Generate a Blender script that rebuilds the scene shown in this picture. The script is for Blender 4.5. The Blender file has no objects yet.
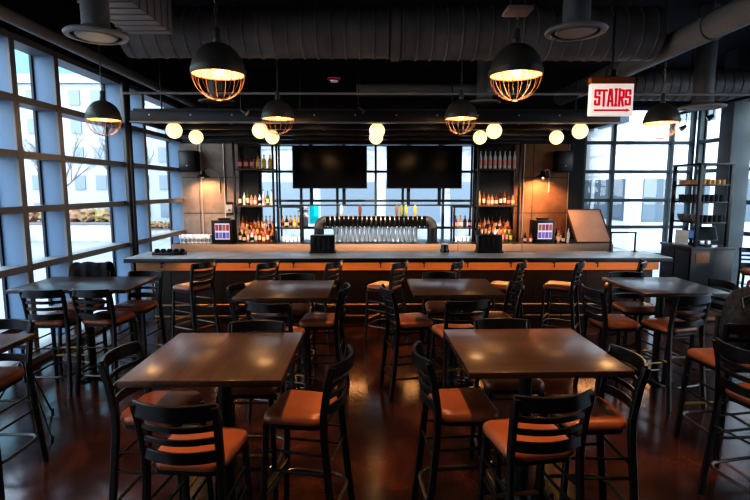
import bpy, bmesh, math, random
from mathutils import Vector, Matrix, noise
random.seed(7)
PI = math.pi
sc = bpy.context.scene
col = sc.collection

# ------------------------------------------------------------------ helpers
class MB:
    """collects shapes, then links them as one mesh object"""
    def __init__(s):
        s.v = []; s.f = []; s.m = []; s.mi = 0
    def add(s, vs, fs):
        b = len(s.v)
        s.v += [tuple(v) for v in vs]
        s.f += [tuple(b + i for i in f) for f in fs]
        s.m += [s.mi] * len(fs)
        return s
    def mat(s, i):
        s.mi = i; return s
    def box(s, x0, x1, y0, y1, z0, z1, b=0.0, M=None):
        if b <= 0:
            vs = [Vector((x, y, z)) for z in (z0, z1) for y in (y0, y1) for x in (x0, x1)]
            fs = [(0, 2, 3, 1), (4, 5, 7, 6), (0, 1, 5, 4), (2, 6, 7, 3), (0, 4, 6, 2), (1, 3, 7, 5)]
        else:
            bm = bmesh.new()
            bmesh.ops.create_cube(bm, size=1)
            for v in bm.verts:
                v.co = Vector(((x0 + x1) / 2 + v.co.x * (x1 - x0), (y0 + y1) / 2 + v.co.y * (y1 - y0), (z0 + z1) / 2 + v.co.z * (z1 - z0)))
            bmesh.ops.bevel(bm, geom=bm.edges[:], offset=b, segments=2, profile=0.6, affect='EDGES')
            bm.verts.index_update()
            vs = [v.co.copy() for v in bm.verts]; fs = [tuple(v.index for v in f.verts) for f in bm.faces]
            bm.free()
        if M is not None: vs = [M @ v for v in vs]
        return s.add(vs, fs)
    def sweep(s, path, sec, closed=False, up=None):
        """sweep a list of 2D section points (u,w) along a 3D path"""
        P = [Vector(p) for p in path]; n = len(P); k = len(sec)
        vs = []; prev = None
        for i, p in enumerate(P):
            if closed: t = P[(i + 1) % n] - P[i - 1]
            else: t = P[min(i + 1, n - 1)] - P[max(i - 1, 0)]
            t.normalize()
            if up is not None: u = Vector(up)
            elif prev is None: u = Vector((0, 0, 1)) if abs(t.z) < 0.9 else Vector((0, 1, 0))
            else: u = prev
            u = (u - t * u.dot(t)).normalized()
            prev = u
            w = t.cross(u)
            vs += [p + w * a + u * b for a, b in sec]
        fs = []
        for i in range(n if closed else n - 1):
            j = (i + 1) % n
            for q in range(k):
                r = (q + 1) % k
                fs.append((i * k + q, i * k + r, j * k + r, j * k + q))
        if not closed:
            fs.append(tuple(range(k - 1, -1, -1))); fs.append(tuple((n - 1) * k + q for q in range(k)))
        return s.add(vs, fs)
    def tube(s, path, r, n=8, closed=False):
        return s.sweep(path, [(r * math.cos(2 * PI * i / n), r * math.sin(2 * PI * i / n)) for i in range(n)], closed)
    def bar(s, path, a, b, closed=False, up=None):
        a /= 2; b /= 2; c = min(a, b) * 0.35
        return s.sweep(path, [(-a + c, -b), (a - c, -b), (a, -b + c), (a, b - c), (a - c, b), (-a + c, b), (-a, b - c), (-a, -b + c)], closed, up)
    def lathe(s, prof, n=24, c=(0, 0, 0), M=None):
        """prof: list of (radius, z); open profile, capped where the radius is 0"""
        vs = []; ring = []
        for r, z in prof:
            if r <= 1e-6:
                ring.append([len(vs)]); vs.append(Vector((c[0], c[1], c[2] + z)))
            else:
                ring.append(list(range(len(vs), len(vs) + n)))
                vs += [Vector((c[0] + r * math.cos(2 * PI * i / n), c[1] + r * math.sin(2 * PI * i / n), c[2] + z)) for i in range(n)]
        fs = []
        for a, b in zip(ring, ring[1:]):
            for i in range(n):
                j = (i + 1) % n
                if len(a) == 1 and len(b) == 1: continue
                if len(a) == 1: fs.append((a[0], b[j], b[i]))
                elif len(b) == 1: fs.append((a[i], a[j], b[0]))
                else: fs.append((a[i], a[j], b[j], b[i]))
        if M is not None: vs = [M @ v for v in vs]
        return s.add(vs, fs)
    def cyl(s, p0, p1, r0, r1=None, n=16):
        p0 = Vector(p0); p1 = Vector(p1); r1 = r0 if r1 is None else r1
        d = p1 - p0; L = d.length
        M = Matrix.Translation(p0) @ d.to_track_quat('Z', 'Y').to_matrix().to_4x4()
        return s.lathe([(0, 0), (r0, 0), (r1, L), (0, L)], n, M=M)
    def build(s, name, mats, parent=None, angle=35, smooth=True):
        me = bpy.data.meshes.new(name)
        me.from_pydata(s.v, [], s.f)
        if not isinstance(mats, (list, tuple)): mats = [mats]
        for m in mats: me.materials.append(m)
        if len(mats) > 1:
            me.polygons.foreach_set('material_index', s.m)
        if smooth:
            me.polygons.foreach_set('use_smooth', [True] * len(me.polygons))
            me.set_sharp_from_angle(angle=math.radians(angle))
        me.update()
        o = bpy.data.objects.new(name, me)
        col.objects.link(o)
        o.parent = parent
        return o

def tag(o, label=None, cat=None, group=None, kind=None):
    if label: o['label'] = label
    if cat: o['category'] = cat
    if group: o['group'] = group
    if kind: o['kind'] = kind
    return o
def thing(name, label, cat, loc=(0, 0, 0), rz=0, group=None):
    o = bpy.data.objects.new(name, None); col.objects.link(o)
    o.empty_display_size = 0.1
    o.location = loc; o.rotation_euler = (0, 0, math.radians(rz))
    return tag(o, label, cat, group)
def struct_empty(name):
    o = bpy.data.objects.new(name, None); col.objects.link(o)
    return tag(o, kind='structure')
KIDS = {}
def dup(o, parent=None):
    c = o.copy(); col.objects.link(c); c.parent = parent
    for ch in o.children: dup(ch, c)
    return c
def lamp(kind, loc, energy, color, parent=None, size=0.1, rot=(0, 0, 0), spot=None, size_y=None):
    L = bpy.data.lights.new('light', kind); L.energy = energy; L.color = color
    if kind in ('POINT', 'SPOT'): L.shadow_soft_size = size
    if kind == 'AREA': L.specular_factor = .15
    if kind == 'POINT': L.specular_factor = 0.0
    if kind == 'SPOT': L.specular_factor = 0.0
    if kind == 'SPOT': L.spot_size = math.radians(spot); L.spot_blend = 0.6
    if kind == 'AREA':
        L.size = size
        if size_y: L.shape = 'RECTANGLE'; L.size_y = size_y
    o = bpy.data.objects.new('light', L); col.objects.link(o)
    o.location = loc; o.rotation_euler = rot; o.parent = parent
    return o
def mtext(txt, size, sx=1.0, extr=0.002):
    c = bpy.data.curves.new('lettering', 'FONT'); c.body = txt; c.size = size; c.extrude = extr
    c.align_x = 'CENTER'; c.align_y = 'CENTER'
    o = bpy.data.objects.new('lettering_source', c); col.objects.link(o)
    dg = bpy.context.evaluated_depsgraph_get()
    me = bpy.data.meshes.new_from_object(o.evaluated_get(dg))
    bpy.data.objects.remove(o)
    for v in me.vertices: v.co.x *= sx
    return me

# ------------------------------------------------------------------ materials
def principled(name):
    m = bpy.data.materials.new(name); m.use_nodes = True
    return m, m.node_tree, m.node_tree.nodes['Principled BSDF']
def mat(name, c, rough=0.5, metal=0.0, em=None, es=0.0, trans=0.0, ior=1.45, var=0.0, scale=8.0, bump=0.0, coat=0.0, spec=0.5):
    m, nt, p = principled(name)
    p.inputs['Base Color'].default_value = (*c, 1); p.inputs['Roughness'].default_value = rough
    p.inputs['Metallic'].default_value = metal; p.inputs['IOR'].default_value = ior
    p.inputs['Transmission Weight'].default_value = trans; p.inputs['Coat Weight'].default_value = coat
    p.inputs['Specular IOR Level'].default_value = spec
    if em: p.inputs['Emission Color'].default_value = (*em, 1); p.inputs['Emission Strength'].default_value = es
    if var > 0 or bump > 0:
        tc = nt.nodes.new('ShaderNodeTexCoord'); nz = nt.nodes.new('ShaderNodeTexNoise')
        nz.inputs['Scale'].default_value = scale; nz.inputs['Detail'].default_value = 5
        nt.links.new(tc.outputs['Object'], nz.inputs['Vector'])
        if var > 0:
            r = nt.nodes.new('ShaderNodeValToRGB')
            r.color_ramp.elements[0].position = 0.3; r.color_ramp.elements[1].position = 0.7
            r.color_ramp.elements[0].color = (*[x * (1 - var) for x in c], 1)
            r.color_ramp.elements[1].color = (*[min(1, x * (1 + var)) for x in c], 1)
            nt.links.new(nz.outputs['Fac'], r.inputs['Fac']); nt.links.new(r.outputs['Color'], p.inputs['Base Color'])
        if bump > 0:
            bp = nt.nodes.new('ShaderNodeBump'); bp.inputs['Strength'].default_value = bump; bp.inputs['Distance'].default_value = 0.02
            nt.links.new(nz.outputs['Fac'], bp.inputs['Height']); nt.links.new(bp.outputs['Normal'], p.inputs['Normal'])
    return m
def wood(name, dark, light, rough=0.3, plank=0.15, spec=0.5, coat=0.0):
    m, nt, p = principled(name); N = nt.nodes.new; L = nt.links.new
    tc = N('ShaderNodeTexCoord'); mp = N('ShaderNodeMapping'); mp.inputs['Scale'].default_value = (1.0, 22, 22)
    L(tc.outputs['Object'], mp.inputs['Vector'])
    nz = N('ShaderNodeTexNoise'); nz.inputs['Scale'].default_value = 3; nz.inputs['Detail'].default_value = 7; nz.inputs['Roughness'].default_value = 0.62
    L(mp.outputs['Vector'], nz.inputs['Vector'])
    # planks across y
    sx = N('ShaderNodeSeparateXYZ'); L(tc.outputs['Object'], sx.inputs['Vector'])
    dv = N('ShaderNodeMath'); dv.operation = 'DIVIDE'; dv.inputs[1].default_value = plank; L(sx.outputs['Y'], dv.inputs[0])
    fl = N('ShaderNodeMath'); fl.operation = 'FLOOR'; L(dv.outputs[0], fl.inputs[0])
    wn = N('ShaderNodeTexWhiteNoise'); wn.noise_dimensions = '1D'; L(fl.outputs[0], wn.inputs['W'])
    mx = N('ShaderNodeMath'); mx.operation = 'MULTIPLY_ADD'; mx.inputs[1].default_value = 0.28; L(wn.outputs['Value'], mx.inputs[0]); L(nz.outputs['Fac'], mx.inputs[2])
    r = N('ShaderNodeValToRGB'); r.color_ramp.elements[0].position = 0.30; r.color_ramp.elements[1].position = 1.0
    r.color_ramp.elements[0].color = (*dark, 1); r.color_ramp.elements[1].color = (*light, 1)
    L(mx.outputs[0], r.inputs['Fac']); L(r.outputs['Color'], p.inputs['Base Color'])
    p.inputs['Coat Weight'].default_value = coat; p.inputs['Coat Roughness'].default_value = 0.17
    p.inputs['Roughness'].default_value = rough; p.inputs['Specular IOR Level'].default_value = spec
    return m
def emit(name, c, s):
    m = bpy.data.materials.new(name); m.use_nodes = True; nt = m.node_tree; nt.nodes.clear()
    e = nt.nodes.new('ShaderNodeEmission'); e.inputs[0].default_value = (*c, 1); e.inputs[1].default_value = s
    o = nt.nodes.new('ShaderNodeOutputMaterial'); nt.links.new(e.outputs[0], o.inputs[0]); return m
def pane_glass(name, tint=(0.95, 0.98, 1.0), refl=0.05):
    m = bpy.data.materials.new(name); m.use_nodes = True; nt = m.node_tree; nt.nodes.clear()
    t = nt.nodes.new('ShaderNodeBsdfTransparent'); t.inputs[0].default_value = (*tint, 1)
    g = nt.nodes.new('ShaderNodeBsdfGlossy'); g.inputs['Roughness'].default_value = 0.02
    x = nt.nodes.new('ShaderNodeMixShader'); x.inputs[0].default_value = refl
    o = nt.nodes.new('ShaderNodeOutputMaterial')
    nt.links.new(t.outputs[0], x.inputs[1]); nt.links.new(g.outputs[0], x.inputs[2]); nt.links.new(x.outputs[0], o.inputs[0]); return m

def floor_mat():
    m, nt, p = principled('stained_concrete'); N = nt.nodes.new; L = nt.links.new
    tc = N('ShaderNodeTexCoord')
    n1 = N('ShaderNodeTexNoise'); n1.inputs['Scale'].default_value = 1.3; n1.inputs['Detail'].default_value = 8; n1.inputs['Roughness'].default_value = 0.65
    n1.inputs['Distortion'].default_value = 0.6
    L(tc.outputs['Object'], n1.inputs['Vector'])
    r = N('ShaderNodeValToRGB'); e = r.color_ramp.elements
    e[0].position = 0.3; e[0].color = (0.012, 0.007, 0.006, 1); e[1].position = 0.72; e[1].color = (0.125, 0.038, 0.016, 1)
    k = e.new(0.5); k.color = (0.034, 0.013, 0.009, 1)
    L(n1.outputs['Fac'], r.inputs['Fac']); L(r.outputs['Color'], p.inputs['Base Color'])
    n2 = N('ShaderNodeTexNoise'); n2.inputs['Scale'].default_value = 5; n2.inputs['Detail'].default_value = 6; L(tc.outputs['Object'], n2.inputs['Vector'])
    mr = N('ShaderNodeMapRange'); mr.inputs['To Min'].default_value = 0.09; mr.inputs['To Max'].default_value = 0.24; L(n2.outputs['Fac'], mr.inputs['Value']); L(mr.outputs['Result'], p.inputs['Roughness'])
    bp = N('ShaderNodeBump'); bp.inputs['Strength'].default_value = 0.08; bp.inputs['Distance'].default_value = 0.02; L(n2.outputs['Fac'], bp.inputs['Height']); L(bp.outputs['Normal'], p.inputs['Normal'])
    return m
def concrete_mat(nm='raw_concrete', ca=(.15, .115, .09, 1), cb=(.33, .27, .225, 1)):
    m, nt, p = principled(nm); N = nt.nodes.new; L = nt.links.new
    tc = N('ShaderNodeTexCoord'); n1 = N('ShaderNodeTexNoise'); n1.inputs['Scale'].default_value = 1.6; n1.inputs['Detail'].default_value = 9; n1.inputs['Roughness'].default_value = 0.7
    L(tc.outputs['Object'], n1.inputs['Vector'])
    r = N('ShaderNodeValToRGB'); e = r.color_ramp.elements
    e[0].position = 0.3; e[0].color = ca; e[1].position = 0.7; e[1].color = cb
    L(n1.outputs['Fac'], r.inputs['Fac']); L(r.outputs['Color'], p.inputs['Base Color']); p.inputs['Roughness'].default_value = 0.75
    return m

M = {}
M['floor'] = floor_mat(); M['concrete'] = concrete_mat(); M['concrete_warm'] = concrete_mat('warm_concrete', (.12, .055, .026, 1), (.30, .15, .075, 1))
M['black_ceiling'] = mat('black_ceiling_paint', (0.012, 0.012, 0.013), 0.8)
M['duct'] = mat('dark_duct_paint', (0.17, 0.165, 0.16), 0.45, 0.0, var=0.25, scale=3)
M['duct_hi'] = mat('grey_duct_paint', (0.27, 0.265, 0.255), 0.45)
M['steel_black'] = mat('black_powder_coat', (0.012, 0.012, 0.013), 0.32)
M['chair_metal'] = mat('black_chair_metal', (0.011, 0.010, 0.010), 0.28)
M['ring_metal'] = mat('worn_ring_metal', (0.10, 0.095, 0.09), 0.3, 0.7)
M['brass'] = mat('worn_brass', (0.45, 0.30, 0.10), 0.4, 1.0)
M['vinyl'] = mat('brown_vinyl', (0.27, 0.088, 0.038), 0.32, var=0.18, scale=5)
M['table'] = wood('dark_walnut_top', (0.016, 0.009, 0.007), (0.115, 0.056, 0.034), 0.33, .13, .5, .45)
M['table_base'] = mat('black_cast_iron', (0.012, 0.012, 0.012), 0.45)
M['frame_face'] = mat('taupe_mullion_paint', (0.185, 0.180, 0.178), 0.5)
M['frame_side'] = mat('sky_tinted_reveal', (0.10, 0.165, 0.25), 0.45)  # blue of the sky light put into the fin side colour
M['frame_dark'] = mat('dark_gasket', (0.01, 0.013, 0.02), 0.5)
M['frame_teal'] = mat('grey_green_mullion_paint', (0.055, 0.07, 0.075), 0.5)
M['glass'] = pane_glass('window_pane_glass')
M['wall_dark'] = mat('charcoal_wall_paint', (0.02, 0.018, 0.017), 0.7)
M['pillar'] = mat('slate_grey_paint', (0.15, 0.175, 0.18), 0.55)
M['bar_top'] = mat('dark_zinc_bar_top', (0.52, 0.52, 0.52), 0.32, 0.2, var=0.3, scale=2)
M['bar_edge'] = mat('bar_edge_black', (0.012, 0.013, 0.016), 0.35)
M['bar_front'] = wood('dark_bar_panel', (0.010, 0.0075, 0.006), (0.030, 0.018, 0.011), 0.3, 0.3)
M['apron'] = wood('honey_oak_apron', (0.30, 0.12, 0.035), (0.46, 0.21, 0.07), 0.5, 0.4)
M['counter_wood'] = wood('light_oak_edge', (0.34, 0.19, 0.11), (0.52, 0.31, 0.20), 0.45, 0.5)
M['rail_metal'] = mat('bronze_foot_rail', (0.22, 0.15, 0.10), 0.35, 0.9)
M['shelf_wood'] = wood('dark_shelf_wood', (0.03, 0.016, 0.010), (0.08, 0.04, 0.022), 0.45, 0.2)
M['tv'] = mat('tv_screen', (0.004, 0.004, 0.005), 0.15, spec=0.15)
M['tv_case'] = mat('tv_case', (0.008, 0.008, 0.008), 0.4)
M['dome'] = mat('bronze_black_dome', (0.075, 0.064, 0.055), 0.42)
M['dome_in'] = mat('cream_dome_lining', (0.75, 0.52, 0.26), 0.5)
M['bulb'] = emit('warm_bulb', (1.0, 0.66, 0.28), 5)
M['cage'] = mat('copper_cage_wire', (0.20, 0.115, 0.08), 0.4, 0.5)
M['chain'] = mat('grey_chain', (0.20, 0.17, 0.14), 0.4, 0.8)
M['globe'] = None
M['red_sign'] = mat('sign_red', (0.70, 0.015, 0.05), 0.5, em=(.8, .01, .05), es=.25)  # slight glow added to make the red lettering brighter
M['sign_white'] = mat('sign_white', (0.85, 0.78, 0.74), 0.45, em=(1.0, 0.86, 0.80), es=0.38)
M['sign_brown'] = mat('sign_brown_housing', (0.27, 0.085, 0.025), 0.45)
M['white'] = mat('white_paint', (0.8, 0.8, 0.78), 0.5)
M['paper'] = mat('white_paper', (0.8, 0.78, 0.76), 0.7)
M['leather'] = mat('tan_leather', (0.26, 0.11, 0.055), 0.55, var=0.15, scale=20)
M['tan'] = mat('pale_tan_board', (0.58, 0.36, 0.25), 0.55, var=0.08, scale=3)
M['board_frame'] = mat('brown_board_frame', (0.10, 0.05, 0.03), 0.5)
M['cloth_black'] = mat('black_cloth', (0.012, 0.012, 0.015), 0.85, bump=0.5, scale=30)
M['cloth_grey'] = mat('charcoal_cloth', (0.02, 0.021, 0.024), 0.8, var=0.7, scale=25, bump=0.4)
M['strap'] = mat('maroon_strap', (0.12, 0.035, 0.025), 0.7)
M['tap'] = mat('matte_black_tap', (.004, .004, .004), .8, spec=.1)
M['plastic'] = mat('black_plastic', (0.012, 0.012, 0.013), 0.3)
M['screen_blue'] = mat('tablet_screen', (0.03, 0.06, 0.12), 0.15, em=(0.15, 0.3, 0.6), es=0.35)
M['glassware'] = mat('clear_glassware', (0.98, 0.99, 1.0), 0.12, trans=0.12, ior=1.2)
M['conduit'] = mat('pale_conduit', (0.45, 0.40, 0.36), 0.4, 0.5)
M['cyan'] = mat('cyan_print', (0.0, 0.45, 0.55), 0.5, em=(0.0, 0.7, 0.8), es=0.4)
M['speaker'] = mat('speaker_black', (0.008, 0.008, 0.008), 0.6)
M['red_plastic'] = mat('red_plastic', (0.5, 0.04, 0.04), 0.4)
M['red_glow'] = M['red_plastic']
def globe_mat():
    m, nt, p = principled('opal_globe')
    p.inputs['Base Color'].default_value = (0.8, 0.68, 0.45, 1)
    p.inputs['Roughness'].default_value = 0.3
    p.inputs['Emission Color'].default_value = (1.0, 0.75, 0.38, 1); p.inputs['Emission Strength'].default_value = 0.88
    return m
M['globe'] = globe_mat()
WARM = (1.0, 0.58, 0.26)

# ------------------------------------------------------------------ room shell
XL, XR, YB, YF, ZC = -4.10, 7.20, 11.10, -3.0, 4.60
def struct(name, mb, m, **k):
    return tag(mb.build(name, m, **k), kind='structure')
struct('floor', MB().box(XL - .3, XR + .3, YF, YB + .3, -.12, 0), M['floor'])
struct('ceiling', MB().box(XL - .3, XR + .3, YF, YB + .3, ZC, ZC + .1), M['black_ceiling'])
struct('wall_front', MB().box(XL - .3, XR + .3, YF - .1, YF, 0, ZC), M['wall_dark'])
HZ = 3.86                                              # window head
struct('wall_left', MB().box(XL - .3, XL, YF, YB + .3, HZ, ZC).box(XL - .3, XL, YF, -1.8, 0, HZ), M['wall_dark'])
struct('wall_right', MB().box(XR, XR + .3, YF, YB + .3, HZ, ZC).box(XR, XR + .3, YF, .8, 0, HZ), M['wall_dark'])
struct('wall_back_left', MB().box(XL, -2.42, YB, YB + .2, 0, 3.06), M['concrete'])
struct('wall_back_right', MB().box(2.42, 4.42, YB, YB + .2, 0, 3.06), M['concrete_warm'])
struct('wall_back_top', MB().box(XL, 4.72, YB, YB + .2, 3.06, ZC).box(4.72, XR, YB, YB + .2, HZ, ZC).box(-2.42, 2.42, YB, YB + .2, 0, .9), M['wall_dark'])
struct('column_back', MB().box(4.42, 4.72, YB - .04, YB + .2, 0, 3.9), M['wall_dark'])
# concrete seams
sm = MB()
for z in (1.55, 2.33):
    sm.box(XL, -2.62, YB - .004, YB, z - .006, z + .006).box(2.42, 4.42, YB - .004, YB, z - .006, z + .006)
for x in (-3.72, 3.62): sm.box(x - .006, x + .006, YB - .004, YB, 0, 3.06)
struct('trim_1', sm, M['wall_dark'])

wn = [0]
def window_side(x_in, sgn, y0, y1, rails, mface, mside, depth=.28, fin_w=.055):
    """one bay of deep egg-crate glazing; the fin stands at the far end y1"""
    wn[0] += 1
    r = struct_empty('window_%d' % wn[0])
    xo = x_in + sgn * depth
    xa, xb = min(x_in, xo), max(x_in, xo)
    # fin: side faces and a face strip
    MB().box(xa, xb, y1 - fin_w / 2, y1 + fin_w / 2, 0, HZ).build('fin', mside, r)
    f = .012
    MB().box(x_in - sgn * f, x_in + sgn * .015, y1 - fin_w / 2 - .018, y1 + fin_w / 2 + .018, 0, HZ, .004).build('fin_face', mface, r)
    MB().box(xo - .012 if sgn > 0 else xo - .02, xo + .02 if sgn > 0 else xo + .012, y1 - fin_w / 2 - .03, y1 - fin_w / 2, 0, HZ).build('gasket', M['frame_dark'], r)
    zs = rails
    for z in zs:
        MB().box(xa, xb, y0 + fin_w / 2, y1 - fin_w / 2, z - .03, z + .03).build('rail', mface, r)
        MB().box(x_in - sgn * f, x_in + sgn * .01, y0 + fin_w / 2 + .018, y1 - fin_w / 2 - .018, z - .04, z + .04, .004).build('rail_face', mface, r)
    for a, b in zip(zs, zs[1:]):
        x = xo - sgn * .01
        MB().add([(x, y0, a), (x, y1, a), (x, y1, b), (x, y0, b)], [(0, 1, 2, 3)]).build('pane', M['glass'], r, smooth=False)
RL = [.04, .46, 1.14, 1.84, 2.49, 3.13, HZ - .03]
ys = [-1.8, -1.0, .8, 1.6, 3.4, 4.2, 6.01, 6.83, 8.61, 9.36, 11.14]
for a, b in zip(ys, ys[1:]): window_side(XL, -1, a, b, RL, M['frame_face'], M['frame_side'])
RR = [.04, .60, 1.23, 1.83, 2.46, 3.09, HZ - .03]
yr = [.8, 2.4, 4.0, 5.6, 7.2, 8.7, 9.9, 11.05]
for a, b in zip(yr, yr[1:]): window_side(XR, 1, a, b, RR, M['frame_teal'], M['frame_teal'], .12, .06)
def window_back(x0, x1, z0, z1, vs, hs, t=.05):
    wn[0] += 1
    r = struct_empty('window_%d' % wn[0])
    for x in [x0 + t / 2] + vs + [x1 - t / 2]:
        MB().box(x - t / 2, x + t / 2, YB + .02, YB + .14, z0, z1, .004).build('mullion', M['frame_teal'], r)
    allx = [x0 + t / 2] + vs + [x1 - t / 2]
    for h in [z0 + t / 2] + hs + [z1 - t / 2]:
        for a, b in zip(allx, allx[1:]):
            MB().box(a + t / 2, b - t / 2, YB + .03, YB + .13, h - t / 2, h + t / 2).build('rail', M['frame_teal'], r)
    MB().add([(x0, YB + .08, z0), (x1, YB + .08, z0), (x1, YB + .08, z1), (x0, YB + .08, z1)], [(0, 1, 2, 3)]).build('pane', M['glass'], r, smooth=False)
window_back(-2.42, 2.42, .9, 3.06, [-1.5, -.7, .15, .75, 1.65], [1.22, 1.82, 2.46])
window_back(4.72, XR - .02, 0, HZ, [5.40, 6.69], [.6, 1.23, 1.83, 2.46, 3.09], .07)
# pillars
struct('column_right', MB().box(6.64, 7.02, 9.25, 9.60, 0, ZC, .01), M['pillar'])
struct('column_left', MB().cyl((-3.98, 8.46, 0), (-3.98, 8.46, ZC), .07, n=20), M['steel_black'])
# low curb along the left glazing
struct('baseboard_left', MB().box(XL + .015, XL + .10, YF, YB, 0, .075, .006), M['frame_face'])

# ------------------------------------------------------------------ stools
GT = 'ladder back stools around the tables'
def make_stool():
    r = thing('bar_stool', 'x', 'bar stool', group=GT)
    cm = M['chair_metal']
    # front legs
    for s in (-1, 1):
        MB().bar([(s * .196, .202, 0), (s * .174, .170, .715)], .033, .033).build('leg', cm, r)
        MB().bar([(s * .206, -.258, 0), (s * .198, -.218, .35), (s * .190, -.190, .66), (s * .188, -.188, .80), (s * .192, -.215, .98), (s * .196, -.245, 1.095)], .031, .042, up=(0, 1, 0)).build('leg', cm, r)
    # seat pan and padded seat
    def outline(k, n=10):
        # rounded shield: wide front, narrower rounded rear
        pts = []
        cs = [(.140, .128, .062, 0), (-.140, .128, .062, 90), (-.108, -.102, .085, 180), (.108, -.102, .085, 270)]
        for cx, cy, rr, a0 in cs:
            for i in range(n + 1):
                a = math.radians(a0 + 90 * i / n)
                pts.append(((cx + rr * math.cos(a)) * k, (cy + rr * math.sin(a)) * k))
        return pts
    def pad(levels):
        mb = MB(); vs = []; fs = []; n = len(outline(1))
        for k, z in levels: vs += [(x, y, z) for x, y in outline(k)]
        for i in range(len(levels) - 1):
            for q in range(n):
                w = (q + 1) % n; fs.append((i * n + q, i * n + w, (i + 1) * n + w, (i + 1) * n + q))
        fs.append(tuple(range(n - 1, -1, -1)))
        c = len(vs); vs.append((0, 0, levels[-1][1] + .001))
        for q in range(n): fs.append(((len(levels) - 1) * n + q, (len(levels) - 1) * n + (q + 1) % n, c))
        return mb.add(vs, fs)
    pad([(.93, .700), (.95, .702), (.95, .722), (.93, .727)]).build('seat_pan', cm, r)
    pad([(.95, .7275), (.99, .730), (1.012, .741), (1.012, .755), (.985, .771), (.93, .782), (.80, .789), (.4, .792)]).build('seat', M['vinyl'], r, angle=60)
    # curved back: top rail and slats
    def slat(z, h, bow, th, half, yb):
        n = 12; p = []
        for i in range(n + 1):
            u = -1 + 2 * i / n
            p.append((u * half, yb - bow * (1 - u * u), z))
        return MB().bar(p, th, h, up=(0, 0, 1))
    slat(1.070, .080, .062, .020, .199, -.238).build('top_rail', cm, r)
    for z, yb, h in ((.980, -.216, .030), (.912, -.204, .030), (.828, -.195, .058)):
        slat(z, h, .055, .015, .190, yb).build('back_slat', cm, r)
    # rails
    MB().bar([(-.186, .190, .30), (.186, .190, .30)], .030, .014).build('foot_rest', M['brass'], r)
    for s in (-1, 1):
        MB().tube([(s * .184, .182, .44), (s * .196, -.208, .44)], .009).build('side_rail', cm, r)
        MB().tube([(s * .180, .176, .56), (s * .194, -.198, .56)], .008).build('side_rail', cm, r)
    MB().tube([(-.196, -.21, .50), (.196, -.21, .50)], .008).build('rear_rail', cm, r)
    # bent foot ring round the legs
    p = []
    for cx, cy, a0 in ((.105, .105, 0), (-.105, .105, 90), (-.105, -.140, 180), (.105, -.140, 270)):
        for i in range(7):
            a = math.radians(a0 + 90 * i / 6); p.append((cx + .10 * math.cos(a), cy + .10 * math.sin(a), .215))
    MB().tube(p, .0115, 8, True).build('foot_ring', M['ring_metal'], r)
    return r
stool0 = make_stool(); used = [False]
def stool(x, y, rz, label, group=GT):
    o = dup(stool0) if used[0] else stool0
    used[0] = True
    o.location = (x, y, 0); o.rotation_euler = (0, 0, math.radians(rz)); o['label'] = label; o['group'] = group
    return o
stools = [
 # table front left
 (-0.88, 2.47, -6, 'black ladder-back stool in the foreground, back to the camera, at the nearest left table'),
 (-.405, 2.94, 78, 'black stool with half shaded orange-brown seat on the aisle side of the nearest left table'),
 (-1.275, 2.955, -94, 'black stool on the window side of the nearest left table, facing right'),
 (-.83, 3.375, 180, 'black stool tucked under the far side of the nearest left table'),
 # table front right
 (0.86, 2.55, 9, 'black ladder-back stool in the foreground, back to the camera, at the nearest right table'),
 (.575, 2.975, -86, 'black stool on the aisle side of the nearest right table, facing right'),
 (1.30, 2.86, 91, 'black stool on the right side of the nearest right table, facing left'),
 (1.0, 3.42, 180, 'black stool tucked under the far side of the nearest right table'),
 # middle left
 (-0.83, 4.5, -12, 'stool with its back to the camera at the second-row left table'),
 (-0.5, 5.01, 86, 'stool with orange seat front on the right side of the second-row left table'),
 (-1.12, 5.0, -97, 'stool on the left side of the second-row left table, seen beside its corner'),
 (-0.84, 5.46, 180, 'stool facing the camera behind the second-row left table'),
 # middle right
 (0.83, 4.58, 12, 'stool with its back to the camera at the second-row right table'),
 (0.42, 4.98, -77, 'stool standing in the aisle at the left of the second-row right table'),
 (1.28, 5.06, 91, 'stool on the right side of the second-row right table, facing left'),
 (0.84, 5.56, 180, 'stool facing the camera behind the second-row right table'),
 # window table
 (-3.21, 5.09, 1, 'left one of two stools with backs to the camera at the long window table'),
 (-2.72, 5.12, -7, 'right one of two stools with backs to the camera at the long window table'),
 (-2.68, 5.66, 175, 'stool facing the camera at the bar end of the long window table'),
 (-3.32, 5.73, 180, 'stool by the glass carrying a dark coat over its back'),
 # cut table at left edge
 (-2.72, 3.43, 180, 'stool behind the table cut off by the left picture edge'),
 # back right table
 (2.47, 4.91, -86, 'stool on the left side of the right back table, facing right'),
 (2.97, 4.77, 14, 'stool with its back to the camera at the right back table'),
 (3.52, 5.18, 93, 'stool on the far right side of the right back table'),
 (3.02, 5.53, 180, 'stool facing the camera behind the right back table'),
 # right edge
 (2.58, 3.05, -78, 'large stool cut off by the right picture edge, orange seat, facing away'),
 (2.82, 3.8, 3, 'stool holding a dark backpack near the right picture edge'),
 (6.28, 7.95, 150, 'far stool beside the service cabinet and the grey pillar'),
]
for s_ in stools: stool(*s_)
GB = 'bar stools along the bar front'
near = ['leftmost bar stool at the bar, by the dark end panel', 'second bar stool from the left along the bar', 'third bar stool from the left along the bar, behind the second-row left table',
        'fourth bar stool from the left along the bar, before the tap row', 'fifth bar stool from the left along the bar, behind the second-row right table', 'sixth bar stool from the left along the bar',
        'seventh bar stool from the left along the bar', 'rightmost bar stool at the bar, by the service cabinet']
for bx, lb in zip((-2.24, -1.37, -.49, .41, 1.18, 2.05, 2.84, 3.68), near):
    stool(bx - .19, 6.80, 62 + random.uniform(-4, 4), lb, GB)

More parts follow.
